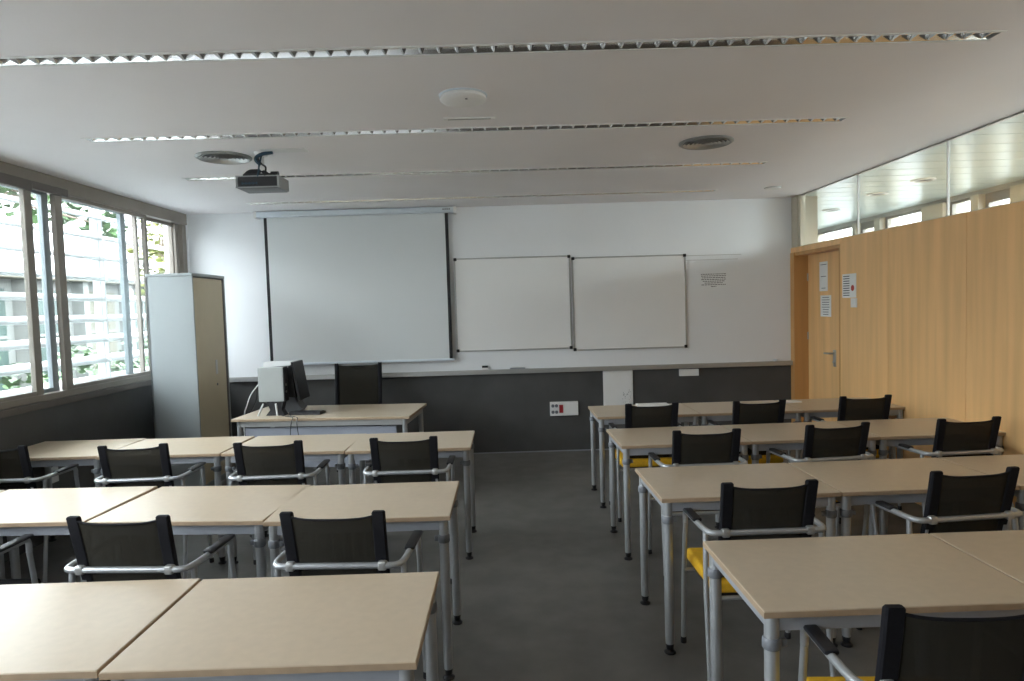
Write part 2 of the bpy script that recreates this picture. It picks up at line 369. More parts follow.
hdl.tube(arc([(XD-0.005, 6.63, 1.065), (XD-0.055, 6.63, 1.065), (XD-0.055, 6.74, 1.06)], 0.02), 0.009, 8).tube([(XD-0.02, 6.63, 0.975), (XD-0.005, 6.63, 0.975)], 0.012, 12)
hdl.build('door_handle', M['alu'], dl, smooth=True)
for z in (0.35, 1.22, 1.86):
    MB().tube([(XD-0.008, DY1-0.012, z-0.04), (XD-0.008, DY1-0.012, z+0.04)], 0.008, 8).build('hinge', M['alu'], dl)
# clerestory glazing
cw = empty('window_2'); cw['kind'] = 'structure'
gy = [REAR, 1.0, 2.25, 3.5, 4.785, 6.0, 7.16]
for a, b in zip(gy, gy[1:]):
    MB().span(XR+0.045, XR+0.055, a+0.004, b-0.004, PT, H).build('glass_pane', M['glass_green'], cw)
j = MB()
for a in gy[1:-1]: j.span(XR+0.042, XR+0.058, a-0.005, a+0.005, PT, H)
j.build('glass_joint', M['white_plastic'], cw)
MB().span(XR+0.01, XR+0.09, 7.165, D-0.001, PT, H).span(XR+0.02, XR+0.08, 7.12, 7.165, PT, H).build('end_post', M['cream'], cw)
MB().span(XR+0.035, XR+0.065, REAR, 7.16, H-0.012, H-0.001).span(XR+0.035, XR+0.065, REAR, 7.16, PT, PT+0.008).build('glazing_channel', M['alu'], cw)
# corridor beyond
XC = 5.2; CH = 2.752
cc = MB(); yy = REAR
while yy < 12.0:
    cc.span(XR+0.1, XC+0.2, yy, yy+0.293, CH, CH+0.02, bevel=0.004); yy += 0.3
cc.span(XR+0.1, XC+0.3, REAR, 12.1, CH+0.02, CH+0.1)
cc.build('ceiling_corridor', M['corr_ceiling'], kind='structure')
MB().span(XR+0.1, XC+0.3, 12.0, 12.1, 0, CH).build('wall_corridor_end', M['corr_wall'], kind='structure')
MB().span(XC, XC+0.2, REAR, 12.0, 0, 0.9).span(XC, XC+0.2, REAR, 12.0, 2.70, CH).build('wall_corridor', M['corr_wall'], kind='structure')
MB().span(XR+0.10, XR+0.16, D+0.15, 12, 0, CH).build('wall_corridor_inner', M['corr_wall'], kind='structure')
MB().span(XR+0.10, XR+0.3, D, D+0.15, 0, CH).build('trim_2', M['cream'], kind='structure')
win3 = empty('window_3'); win3['kind'] = 'structure'
def cpier(a, b): MB().span(XC-0.06, XC+0.2, a, b, 0.9, 2.70).build('pier', M['cream'], win3)
def cframe(a, b, low):
    f = MB(); x = XC+0.02
    f.span(x, x+0.05, a, a+0.05, 0.9, 2.70); f.span(x, x+0.05, b-0.05, b, 0.9, 2.70)
    t = 0.10 if low else 0.03
    f.span(x, x+0.05, a+0.05, b-0.05, 2.70-t, 2.70); f.span(x, x+0.05, a+0.05, b-0.05, 0.9, 0.95)
    o = f.build('window_sash', M['frame'], win3)
    MB().span(x+0.02, x+0.03, a+0.05, b-0.05, 0.95, 2.70-t).build('window_pane', M['glass'], o)
cpier(11.12, 12.0)
spans = [(9.75, 11.12, 0), (9.17, 9.65, 1), (8.13, 9.03, 0), (7.27, 7.73, 0), (6.70, 7.15, 1), (5.45, 6.35, 0), (4.5, 5.15, 0), (3.95, 4.4, 1), (2.4, 3.7, 0), (1.7, 2.1, 1), (0.2, 1.5, 0), (-1.5, -0.1, 0)]
top = 11.12
for (a_, b_, low) in spans:
    if top - b_ > 0.01: cpier(b_, top)
    cframe(a_, b_, bool(low)); top = a_
cpier(REAR, top)
for (x, y, w) in ((4.21, 8.5, 'furthest'), (4.11, 7.27, 'middle'), (4.11, 6.47, 'nearest')):
    e = empty('recessed_downlight', (x, y, CH)); tag(e, 'round recessed downlight in the corridor ceiling behind the high glass, %s of three' % w, 'ceiling light', 'corridor downlights')
    MB().lathe([(0.085, 0.0), (0.11, 0.0), (0.11, -0.008), (0.085, -0.012), (0.08, -0.004)], (0, 0, 0), 28, hollow=True).build('rim', M['white_plastic'], e, smooth=True)
    MB().lathe([(0.078, -0.001), (0.078, -0.004), (0.03, -0.004), (0.03, -0.001)], (0, 0, 0), 28).build('reflector', M['vent_grey'], e, smooth=True)

# ---------------------------------------------------------------- strip lights
def strip_light():
    e = empty('strip_light', (0, 0, H))
    w = LW/2-0.001; L0, L1 = LX0+0.002, LX1-0.002
    MB().span(L0, L1, -w, w, 0.10, 0.11).span(L0, L1, -w, -w+0.003, 0.0, 0.10).span(L0, L1, w-0.003, w, 0.0, 0.10).span(L0, L0+0.003, -w, w, 0, 0.1).span(L1-0.003, L1, -w, w, 0, 0.1).build('housing', M['vent_grey'], e)
    MB().tube([(L0+0.05, 0, 0.082), (L1-0.05, 0, 0.082)], 0.008, 8).build('tube_lamp', M['white_plastic'], e)
    rf = MB()
    for sgn in (-1, 1):
        prof = [(sgn*(w-0.003), 0.001), (sgn*(w-0.0095), 0.02), (sgn*(w-0.0165), 0.04), (sgn*(w-0.0245), 0.062)]
        back = [(p[0]+sgn*0.0015, p[1]) for p in prof][::-1]
        rf.prism(prof+back, 'x', L0+0.004, L1-0.004)
    rf.build('side_reflector', M['mirror'], e)
    lv = MB(); n = int((L1-L0-0.02)/0.079)
    for k in range(n+1):
        x = L0+0.012+k*0.079
        lv.prism([(x-0.004, 0.002), (x+0.004, 0.002), (x+0.011, 0.014), (x+0.018, 0.034), (x+0.028, 0.058), (x-0.028, 0.058), (x-0.018, 0.034), (x-0.011, 0.014)], 'y', -w+0.008, w-0.008)
    lv.build('louver_grid', M['mirror'], e)
    MB().span(L0-0.008, L1+0.008, -w-0.010, -w+0.003, -0.004, 0.0).span(L0-0.008, L1+0.008, w-0.003, w+0.010, -0.004, 0.0).build('trim_edge', M['white_plastic'], e)
    return e
s0 = strip_light()
words = ['long recessed strip light with mirror louvers, nearest the camera and widest', 'long recessed strip light second from the camera, behind the white disc sensor',
         'long recessed strip light third from the camera, passing behind the projector', 'long recessed strip light furthest away, just in front of the projection screen']
for i, y in enumerate(LIGHT_Y):
    o = s0 if i == 0 else copy_tree(s0)
    o.location = (0, y, H); tag(o, words[i], 'ceiling light', 'recessed strip lights')

# round air diffusers
def diffuser():
    e = empty('air_diffuser', (0, 0, H))
    MB().lathe([(0.158, -0.001), (0.186, -0.001), (0.186, -0.008), (0.172, -0.016), (0.158, -0.011)], (0, 0, 0), 40, hollow=True).build('outer_ring', M['vent_grey'], e, smooth=True)
    rg = MB()
    for r in (0.145, 0.118, 0.091, 0.064, 0.037):
        rg.lathe([(r-0.006, -0.003), (r+0.009, -0.017), (r+0.011, -0.016), (r-0.004, -0.003)], (0, 0, 0), 36, hollow=True)
    rg.build('cone_rings', M['alu'], e, smooth=True)
    MB().lathe([(0.03, -0.001), (0.03, -0.016), (0.015, -0.02), (0.001, -0.02)], (0, 0, 0), 24).build('centre_cap', M['vent_grey'], e, smooth=True)
    MB().lathe([(0.165, -0.0005), (0.165, -0.002), (0.01, -0.002), (0.01, -0.0005)], (0, 0, 0), 36).build('dark_throat', M['black_plastic'], e)
    return e
d0 = diffuser(); d0.location = (-1.945, 4.70, H); tag(d0, 'round grey ceiling air diffuser to the left of the projector', 'air diffuser', 'round air diffusers')
d1 = copy_tree(d0); d1.location = (1.43, 4.65, H); tag(d1, 'round grey ceiling air diffuser on the right side of the ceiling', 'air diffuser', 'round air diffusers')
ap = empty('disc_sensor', (-0.19, 3.50, H)); tag(ap, 'white round disc unit mounted on the ceiling between the first two strip lights', 'ceiling sensor')
MB().lathe([(0.105, -0.001), (0.118, -0.008), (0.121, -0.022), (0.112, -0.030), (0.085, -0.037), (0.05, -0.040), (0.001, -0.041)], (0, 0, 0), 40).build('cover', M['white_plastic'], ap, smooth=True)
MB().lathe([(0.085, -0.0005), (0.126, -0.0005), (0.126, -0.006), (0.12, -0.008)], (0, 0, 0), 40, hollow=True).build('base_ring', M['screen_case'], ap, smooth=True)
MB().box((0.02, -0.07, -0.039), (0.012, 0.012, 0.004)).build('indicator', M['collar'], ap)
sp = empty('ceiling_slot_plate', (-0.18, 3.91, H)); tag(sp, 'thin narrow plate on the ceiling just behind the white disc unit', 'ceiling plate')
MB().span(-0.15, 0.15, -0.022, 0.022, -0.008, -0.0002, bevel=0.003).build('plate', M['white_plastic'], sp)
MB().span(-0.125, 0.125, -0.008, 0.008, -0.0085, -0.008).build('slot', M['vent_grey'], sp)
sd = empty('ceiling_spot', (2.70, 6.62, H)); tag(sd, 'small flat round fitting on the ceiling near the far right corner', 'ceiling fitting')
MB().lathe([(0.06, -0.001), (0.075, -0.002), (0.07, -0.014), (0.04, -0.018), (0.001, -0.018)], (0, 0, 0), 28).build('cover', M['white_plastic'], sd, smooth=True)
MB().lathe([(0.075, -0.0002), (0.084, -0.0002), (0.084, -0.004), (0.075, -0.005)], (0, 0, 0), 28, hollow=True).build('rim', M['vent_grey'], sd, smooth=True)

# ---------------------------------------------------------------- projector
pj = empty('projector', (-1.645, 4.60, H)); tag(pj, 'black and silver projector hanging from the ceiling on an arm', 'projector')
bz = -0.215
bd = MB().box((0, 0, bz), (0.28, 0.20, 0.080), bevel=0.012).build('body', M['collar'], pj, smooth=True)
MB().box((0, 0, bz-0.040), (0.275, 0.195, 0.010), bevel=0.004).build('bottom_shell', M['collar'], pj)
MB().span(-0.146, -0.132, -0.106, 0.10, bz-0.041, bz+0.038, bevel=0.004).span(0.132, 0.146, -0.106, 0.10, bz-0.041, bz+0.038, bevel=0.004).span(-0.146, 0.146, -0.107, -0.10, bz+0.031, bz+0.039).span(-0.146, 0.146, -0.107, -0.10, bz-0.042, bz-0.034).build('silver_edge', M['vent_grey'], pj)
MB().span(-0.13, 0.13, -0.1045, -0.098, bz-0.034, bz+0.031).build('rear_panel', M['black_plastic'], pj)
sk = MB()
for k in range(9): sk.box((-0.10+k*0.012, -0.107, bz-0.012), (0.009, 0.004, 0.008 if k%2 else 0.014))
sk.build('socket_row', M['cable_blue'], pj)
MB().lathe([(0.03, 0.09), (0.034, 0.10), (0.034, 0.12), (0.026, 0.122), (0.022, 0.11)], (0.07, 0, bz), 24, 'y').build('lens', M['black_plastic'], pj, smooth=True)
MB().box((-0.0, 0, bz+0.050), (0.22, 0.14, 0.02), bevel=0.006).tube(arc([(-0.12, 0.0, bz+0.055), (-0.09, 0, bz+0.085), (0.0, 0, bz+0.085), (0.04, 0, bz+0.055)], 0.02), 0.018, 8).tube([(0.07, -0.03, bz+0.06), (0.12, -0.03, bz+0.06)], 0.018, 10).build('mount_bracket', M['black_plastic'], pj, smooth=True)
MB().tube([(0.0, 0, bz+0.07), (0.0, 0, -0.012)], 0.016, 12).lathe([(0.001, -0.03), (0.035, -0.03), (0.045, -0.012), (0.05, -0.0005), (0.001, -0.0005)], (0, 0, 0), 20).build('mount_arm', M['white_plastic'], pj, smooth=True)
MB().tube(arc([(0.05, -0.10, bz+0.03), (0.07, -0.12, bz+0.09), (0.02, -0.05, bz+0.12), (-0.02, -0.03, -0.05), (0.0, -0.03, -0.005)], 0.05), 0.006, 7).build('power_cable', M['black_plastic'], pj, smooth=True)
MB().tube(arc([(0.0, -0.03, -0.09), (-0.04, -0.035, -0.05), (0.01, -0.04, -0.02), (0.09, -0.04, -0.012)], 0.03), 0.012, 8).tube(arc([(0.0, -0.10, bz+0.03), (0.02, -0.12, bz+0.07), (0.0, -0.06, bz+0.11), (0.01, -0.02, -0.01)], 0.05), 0.006, 7).build('signal_cable', M['cable_blue'], pj, smooth=True)
cp = tag(MB().span(-1.62, -1.32, 4.50, 4.60, H-0.006, H-0.0002, bevel=0.002).build('ceiling_cover_plate', M['white_plastic']), 'flat white rectangular plate on the ceiling above the projector', 'ceiling plate')

# ---------------------------------------------------------------- projection screen
ps = empty('projection_screen', (-1.6, D, 0)); tag(ps, 'large pulled-down pale projection screen with black side edges on the back wall', 'projection screen')
MB().span(-1.075, 1.08, -0.13, -0.002, 2.672, 2.735, bevel=0.012).build('casing', M['screen_case'], ps, smooth=True)
MB().span(1.062, 1.092, -0.135, -0.002, 2.665, 2.738, bevel=0.006).span(-1.087, -1.057, -0.135, -0.002, 2.665, 2.738, bevel=0.006).build('end_cap', M['white_plastic'], ps)
mk = MB()
for k in range(4): mk.box((0.955+k*0.022, -0.1315, 2.706), (0.014, 0.002, 0.012))
mk.build('brand_mark', M['ink'], ps)
MB().span(-0.967, 0.965, -0.073, -0.069, 1.085, 2.69).build('fabric', M['screen'], ps)
MB().span(-1.0, -0.967, -0.0735, -0.0685, 1.085, 2.69).build('black_border', M['black_plastic'], ps); MB().span(0.965, 1.0, -0.0735, -0.0685, 1.085, 2.69).build('black_border', M['black_plastic'], ps)
MB().span(-1.0, 1.02, -0.083, -0.060, 1.06, 1.086, bevel=0.004).build('bottom_bar', M['screen_case'], ps)

# whiteboards
def wboard(x0, x1, z0, z1, y, label, tilt):
    e = empty('whiteboard', ((x0+x1)/2, y, (z0+z1)/2)); e.rotation_euler = (0, tilt, 0); tag(e, label, 'whiteboard', 'wall whiteboards')
    w, h = (x1-x0)/2, (z1-z0)/2
    MB().span(-w+0.012, w-0.012, -0.014, -0.001, -h+0.012, h-0.012).build('writing_surface', M['whiteboard'], e)
    MB().span(-w, w, -0.02, -0.001, h-0.014, h, bevel=0.003).span(-w, w, -0.02, -0.001, -h, -h+0.014, bevel=0.003).span(-w, -w+0.014, -0.02, -0.001, -h+0.014, h-0.014).span(w-0.014, w, -0.02, -0.001, -h+0.014, h-0.014).build('frame', M['alu'], e)
    for sx_ in (-1, 1):
        for sz_ in (-1, 1):
            MB().box((sx_*(w-0.012), -0.013, sz_*(h-0.012)), (0.034, 0.024, 0.034), bevel=0.006).build('corner_cap', M['black_plastic'], e)
wboard(-0.556, 0.722, 1.150, 2.180, D, 'left of the two white writing boards, next to the projection screen', 0.0)
wboard(0.742, 2.000, 1.125, 2.155, D, 'right of the two white writing boards, mounted slightly lower', 0.0)
MB_r = MB().span(2.01, 2.62, D-0.006, D-0.0005, 2.135, 2.141).span(2.01, 2.58, D-0.006, D-0.0005, 2.085, 2.090)
tag(MB_r.build('wall_rail', M['alu']), 'pair of thin lines of rail on the wall right of the right whiteboard', 'rail')
nt_ = empty('wall_notice', (2.31, D, 1.86)); tag(nt_, 'small pale notice with lines of dark print on the white wall right of the boards', 'notice')
MB().span(-0.15, 0.15, -0.002, -0.0003, -0.085, 0.085).build('sheet', M['white_wall'], nt_)
tx = MB(); random.seed(3)
for k, hw in enumerate((0.14, 0.138, 0.13, 0.136, 0.12, 0.10, 0.135, 0.03)):
    z = 0.068 - k*0.0195; x = -hw
    while x < hw:
        w = random.uniform(0.012, 0.03); w = min(w, hw-x); tx.span(x, x+w, -0.0028, -0.002, z-0.0035, z+0.0035); x += w+0.006
tx.build('print', M['ink'], nt_)

# back wall fittings
def plate(name, x0, x1, z0, z1, label, cat, depth=0.018):
    e = empty(name, ((x0+x1)/2, D, (z0+z1)/2)); tag(e, label, cat)
    MB().span(-(x1-x0)/2, (x1-x0)/2, -depth, -0.0005, -(z1-z0)/2, (z1-z0)/2, bevel=0.004).build('plate', M['white_plastic'], e)
    return e
e = plate('electrical_wall_unit', 0.458, 0.772, 0.405, 0.560, 'white wall socket panel with a red switch low on the dark wall', 'socket panel', 0.03)
for dx in (-0.125, -0.085):
    for dz in (-0.035, 0.035): MB().lathe([(0.018, -0.034), (0.018, -0.030), (0.008, -0.029), (0.001, -0.029)], (dx, 0, dz), 18, 'y').build('round_socket', M['collar'], e, smooth=True)
MB().span(-0.055, -0.012, -0.038, -0.03, -0.045, 0.045, bevel=0.003).build('red_switch', M['red'], e)
MB().span(0.005, 0.14, -0.032, -0.0295, -0.05, 0.05).build('blank_cover', M['white_plastic'], e)
e = plate('cover_panel', 1.058, 1.388, 0.42, 0.888, 'tall white cover panel on the dark wall behind the front right table', 'cover panel', 0.022)
MB().span(-0.145, 0.145, -0.024, -0.0215, -0.215, 0.215, bevel=0.001).build('inner_panel', M['white_plastic'], e)
sm = MB(); random.seed(5)
for k in range(26): sm.box((0.095+random.uniform(-0.05, 0.04), -0.0245, -0.08+random.uniform(-0.1, 0.10)), (random.uniform(0.004, 0.014), 0.001, random.uniform(0.004, 0.016)), RY(random.uniform(0, 3)))
sm.build('scuff_marks', M['stain'], e)
e = plate('socket_strip', 1.908, 2.124, 0.806, 0.882, 'small white socket strip just under the aluminium ledge on the right', 'socket', 0.03)
for k in range(3): MB().box((-0.065+k*0.065, -0.031, 0), (0.045, 0.004, 0.045), bevel=0.001).build('socket_insert', M['paper'], e)
er = empty('board_eraser', (-0.25, D-0.035, 0.9455)); tag(er, 'small dark and white board eraser standing on the aluminium ledge', 'eraser')
MB().span(-0.034, 0.034, -0.014, 0.014, 0.0, 0.022, bevel=0.003).build('felt', M['white_plastic'], er)
MB().span(-0.034, 0.034, -0.014, 0.014, 0.022, 0.045, bevel=0.004).build('grip', M['black_plastic'], er)
mp_ = empty('marker_tray', (0.11, D-0.032, 0.9455)); tag(mp_, 'low grey marker tray lying on the ledge under the left whiteboard', 'tray')
MB().span(-0.085, 0.085, -0.016, 0.016, 0.0, 0.012, bevel=0.003).build('tray', M['apron'], mp_)
MB().tube([(-0.06, 0, 0.02), (0.05, 0, 0.02)], 0.008, 10).build('marker', M['white_plastic'], mp_, smooth=True)
tw = empty('ledge_glint', (2.98, D-0.03, 0.9455)); tag(tw, 'small pale ring standing in for a glint on the ledge near the door', 'highlight')
MB().lathe([(0.012, 0), (0.022, 0), (0.022, 0.02), (0.012, 0.02)], (0, 0, 0), 20, hollow=True).build('glint_ring', M['screen_case'], tw, smooth=True)  # pale ring added to imitate a glint on the aluminium ledge
so = empty('wall_socket', (XL, 4.95, 0.47)); tag(so, 'white double socket on the dark left wall below the window', 'socket')
MB().span(0.0005, 0.012, -0.05, 0.05, -0.06, 0.06, bevel=0.003).build('plate', M['white_plastic'], so)
for dz in (-0.027, 0.027): MB().span(0.011, 0.0145, -0.035, 0.035, dz-0.02, dz+0.02).build('socket_insert', M['paper'], so)

# papers and switch on the right
def sheet(name, x, y0, y1, z0, z1, label, cat, lines, red=False, rot=0.0):
    e = empty(name, (x, (y0+y1)/2, (z0+z1)/2)); e.rotation_euler = (rot, 0, 0); tag(e, label, cat)
    hy, hz = (y1-y0)/2, (z1-z0)/2
    MB().span(-0.002, -0.0005, -hy, hy, -hz, hz).build('sheet', M['paper'], e)
    t = MB(); random.seed(int(y0*1000))
    for k in range(lines):
        z = hz*0.8 - k*(2*hz*0.8)/max(1, lines-1); L = hy*random.uniform(0.45, 0.75)
        if red: t.span(-0.003, -0.002, -hy*0.05, hy*0.85, z-0.004, z+0.004)
        else: t.span(-0.003, -0.002, -L, L, z-0.0028, z+0.0028)
    t.build('print', M['ink'], e)
    if red: MB().lathe([(0.028, -0.003), (0.028, -0.002), (0.001, -0.002)], (0, -hy*0.5, -hz*0.2), 16, 'x').build('red_picture', M['ink_red'], e)
sheet('door_notice', XD, 6.77, 6.945, 1.70, 2.005, 'tall blank-looking white sheet taped at the top of the door', 'paper', 3)
sheet('door_notice', XD, 6.70, 6.925, 1.435, 1.655, 'printed white sheet taped on the door below the taller sheet', 'paper', 8)
sheet('wall_poster', XR, 5.945, 6.19, 1.625, 1.845, 'white poster with a red picture on the wood wall beside the door', 'poster', 9, True)
sw = empty('light_switch', (XR, 5.975, 1.578)); tag(sw, 'small white light switch on the wood wall under the poster', 'switch')
MB().span(-0.012, -0.0005, -0.048, 0.048, -0.042, 0.042, bevel=0.003).build('plate', M['white_plastic'], sw)
MB().box((-0.013, 0, 0), (0.006, 0.045, 0.055), RY(0.06), bevel=0.001).build('rocker', M['paper'], sw)

# ---------------------------------------------------------------- cabinet
cb = empty('tall_cabinet', (-3.06, 6.395, 0)); tag(cb, 'tall grey metal cabinet with beige sliding door in the left corner', 'cabinet')
CW, CDp, CHt = 0.42/2, 0.69/2, 2.0
MB().span(-CW, CW-0.012, -CDp, -CDp+0.014, 0.02, CHt, bevel=0.003).span(-CW, CW-0.012, CDp-0.014, CDp, 0.02, CHt, bevel=0.003).span(-CW, -CW+0.012, -CDp, CDp, 0.02, CHt).span(-CW, CW, -CDp, CDp, 0.0, 0.06).span(CW-0.014, CW, -CDp, -CDp+0.018, 0.02, CHt).span(CW-0.014, CW, CDp-0.018, CDp, 0.02, CHt).build('body', M['cab_grey'], cb)
MB().span(-CW-0.004, CW+0.004, -CDp-0.004, CDp+0.004, CHt, CHt+0.03, bevel=0.006).build('top', M['cab_grey'], cb)
dr = MB().span(CW-0.02, CW-0.006, -CDp+0.02, CDp-0.05, 0.06, CHt-0.012, bevel=0.002).build('door', M['cab_beige'], cb)
MB().span(CW-0.008, CW-0.003, CDp-0.048, CDp-0.02, 0.06, CHt-0.012).build('door_edge', M['frame_dark'], cb)
MB().span(CW-0.007, CW-0.002, 0.06, 0.10, 1.06, 1.20, bevel=0.002).build('handle', M['cable_white'], dr)
MB().lathe([(0.012, CW-0.007), (0.012, CW-0.002), (0.001, CW-0.002)], (0, 0.08, 0.96), 14, 'x').build('lock', M['collar'], dr)

# ---------------------------------------------------------------- tables
def make_table(w, d, name='student_table'):
    e = empty(name)
    bm = MB().box((0, 0, T-0.011), (w, d, 0.022), bevel=0.003)
    bm.build('tabletop', M['laminate'], e)
    MB().box((0, 0, T-0.0115), (w+0.0016, d+0.0016, 0.017)).build('edge_band', M['edging'], e)
    ix, iy = w/2-0.032, d/2-0.032
    a = MB()
    for s_ in (-1, 1):
        a.box((0, s_*iy, T-0.046), (2*ix-0.03, 0.022, 0.045), bevel=0.002); a.box((s_*ix, 0, T-0.046), (0.022, 2*iy-0.03, 0.045), bevel=0.002)
    a.build('apron', M['apron'], e)
    for sx_ in (-1, 1):
        for sy_ in (-1, 1):
            lg = MB().lathe([(0.019, 0.045), (0.0205, 0.07), (0.0205, T-0.024)], (sx_*ix, sy_*iy, 0), 20).build('leg', M['steel'], e, smooth=True)
            MB().lathe([(0.0225, T-0.125), (0.026, T-0.12), (0.026, T-0.095), (0.0225, T-0.09)], (sx_*ix, sy_*iy, 0), 20).box((sx_*(ix-0.03), sy_*iy, T-0.107), (0.022, 0.02, 0.022), bevel=0.003).build('collar', M['collar'], lg, smooth=True)
            MB().lathe([(0.026, 0.0), (0.027, 0.006), (0.018, 0.012), (0.012, 0.016), (0.017, 0.022), (0.018, 0.05), (0.0185, 0.07)], (sx_*ix, sy_*iy, 0), 20).build('foot', M['black_plastic'], lg, smooth=True)
    return e
TW, TD = 0.806, 0.575
t0 = make_table(TW, TD); first = [True]
def put_table(ax, ay, deg, side, label, sc=1.0):
    """ax, ay = corner nearest the camera on the aisle side; deg = turn of the row"""
    a = math.radians(deg); s_ = 1 if side == 'R' else -1
    u = Vector((math.cos(a), math.sin(a))); v = Vector((-math.sin(a), math.cos(a)))
    cxy = Vector((ax, ay)) + u*(s_*TW*sc/2) + v*(TD/2)
    o = t0 if first[0] else copy_tree(t0); first[0] = False
    o.location = (cxy.x, cxy.y, 0); o.rotation_euler = (0, 0, a); o.scale = (sc, 1, 1)
    tag(o, label, 'table', 'student tables')
P_ = 'beige-topped table, '
put_table(-0.256, 1.64, 0.0, 'L', P_+'nearest left row, at the aisle')
put_table(-1.074, 1.65, 0.0, 'L', P_+'nearest left row, cut off by the left edge of the photo')
put_table(-0.270, 2.815, 0.0, 'L', P_+'middle left row, at the aisle')
put_table(-1.086, 2.835, -4.0, 'L', P_+'middle left row, second from the aisle')
put_table(-1.903, 2.905, -2.0, 'L', P_+'middle left row, third from the aisle')
put_table(-2.715, 2.925, -1.0, 'L', P_+'middle left row, fourth from the aisle by the window wall', 0.9)
put_table(-0.255, 4.205, 0.0, 'L', P_+'front left row, at the aisle')
put_table(-1.072, 4.22, -2.5, 'L', P_+'front left row, second from the aisle')
put_table(-1.892, 4.262, -1.0, 'L', P_+'front left row, third from the aisle')
put_table(-2.703, 4.305, 0.0, 'L', P_+'front left row, pushed up to the window wall', 0.925)
for i, (ax, ay, dg) in enumerate(((0.716, 1.845, 0.4), (0.687, 2.965, 0.9), (0.704, 4.105, 1.0), (0.703, 5.19, 0.5))):
    row = ['nearest right row', 'second right row from the camera', 'third right row from the camera', 'right row nearest the whiteboards'][i]
    a = math.radians(dg)
    for k in range(3):
        if i == 0 and k == 2: continue
        pos = ['at the aisle', 'second from the aisle', 'against the wood wall'][k]
        sc = (1.055, 1.03, 1.02, 1.02)[i]; gap = 0.806*sc + 0.006
        dgk = dg if k < 2 else min(dg, 1.5)
        bx = ax + math.cos(a)*gap*k; by = ay + math.sin(a)*gap*k
        put_table(bx, by, dgk, 'R', P_+row+', '+pos, sc)

# teacher's desk
td = empty('teacher_desk', (-1.585, 5.945, 0), math.radians(-4.5)); tag(td, 'long beige-topped teacher desk with grey front panel below the projection screen', 'desk')
W2, D2 = 0.775, 0.37
MB().box((0, 0, T-0.0125), (2*W2, 2*D2, 0.025), bevel=0.003).build('desktop', M['laminate'], td)
MB().box((0, 0, T-0.0125), (2*W2+0.002, 2*D2+0.002, 0.019)).build('edge_band', M['edging'], td)
MB().span(-W2+0.05, W2-0.05, -D2+0.03, -D2+0.055, T-0.075, T-0.026).span(-W2+0.05, W2-0.05, D2-0.055, D2-0.03, T-0.075, T-0.026).span(-W2+0.03, -W2+0.055, -D2+0.05, D2-0.05, T-0.075, T-0.026).span(W2-0.055, W2-0.03, -D2+0.05, D2-0.05, T-0.075, T-0.026).build('apron', M['alu'], td)
MB().span(-W2+0.09, W2-0.13, -D2+0.06, -D2+0.075, 0.30, T-0.09, bevel=0.002).build('modesty_panel', M['panel_grey'], td)
for sx_ in (-1, 1):
    for sy_ in (-1, 1):
        lg = MB().lathe([(0.02, 0.04), (0.021, 0.07), (0.021, T-0.027)], (sx_*(W2-0.05), sy_*(D2-0.045), 0), 20).build('leg', M['steel'], td, smooth=True)
        MB().lathe([(0.027, 0), (0.027, 0.006), (0.015, 0.014), (0.018, 0.045)], (sx_*(W2-0.05), sy_*(D2-0.045), 0), 18).build('foot', M['black_plastic'], lg, smooth=True)

# computer on the desk
tp = empty('computer_tower', (-2.075, 5.80, T), math.radians(-3)); tag(tp, 'small grey computer standing on dark feet at the left of the teacher desk', 'computer')
MB().box((0, 0, 0.275), (0.225, 0.085, 0.30), bevel=0.006).build('case', M['grey_case'], tp)
MB().box((0.118, 0, 0.275), (0.012, 0.087, 0.302), bevel=0.004).build('front_panel', M['black_plastic'], tp)
for z in (0.21, 0.27): MB().lathe([(0.010, 0.124), (0.010, 0.128), (0.001, 0.129)], (0, -0.012, z), 14, 'x').build('round_button', M['alu'], tp)
MB().prism([(-0.06, 0.0), (0.11, 0.0), (0.08, 0.05), (0.10, 0.125), (-0.05, 0.125), (-0.02, 0.05)], 'y', -0.03, 0.05).build('stand', M['black_plastic'], tp)
MB().tube([(-0.11, -0.075, 0.006), (-0.07, -0.05, 0.11)], 0.008, 8).build('stand_foot', M['cable_white'], tp, smooth=True); MB().tube([(0.06, -0.075, 0.006), (0.04, -0.05, 0.11)], 0.008, 8).build('stand_foot', M['cable_white'], tp, smooth=True)
mo = empty('monitor', (-2.0, 5.99, T), 0.0); tag(mo, 'black bulky monitor with a pale top painted as window sheen, turned to face the teacher chair', 'monitor')
MB().prism([(0.10, 0.14), (0.07, 0.43), (-0.17, 0.42), (-0.16, 0.22), (-0.05, 0.16)], 'y', -0.12, 0.16).build('shell', M['black_plastic'], mo)
MB().prism([(0.125, 0.115), (0.145, 0.115), (0.092, 0.458), (0.072, 0.46)], 'y', -0.130, 0.150).build('screen_bezel', M['black_plastic'], mo)
tpb = MB(); tv = [tpb.bm.verts.new(v) for v in ((-0.17, -0.13, 0.415), (0.045, -0.13, 0.415), (0.075, -0.05, 0.462), (-0.20, -0.05, 0.462), (-0.18, 0.15, 0.455), (0.07, 0.15, 0.455), (-0.16, -0.12, 0.410), (0.04, -0.12, 0.410), (0.06, 0.14, 0.432), (-0.16, 0.14, 0.432))]
for f_ in ((0, 1, 2, 3), (3, 2, 5, 4), (0, 6, 7, 1), (1, 7, 8, 5, 2), (4, 5, 8, 9), (0, 3, 4, 9, 6), (6, 9, 8, 7)): tpb.bm.faces.new([tv[i] for i in f_])
tpb.build('sheen_top', M['cable_white'], mo)  # pale colour stands in for window light reflected on the glossy black top
MB().prism([(-0.08, 0.0), (0.10, 0.0), (0.125, 0.03), (0.09, 0.08), (0.06, 0.15), (-0.04, 0.15)], 'y', -0.05, 0.12).build('base', M['collar'], mo)
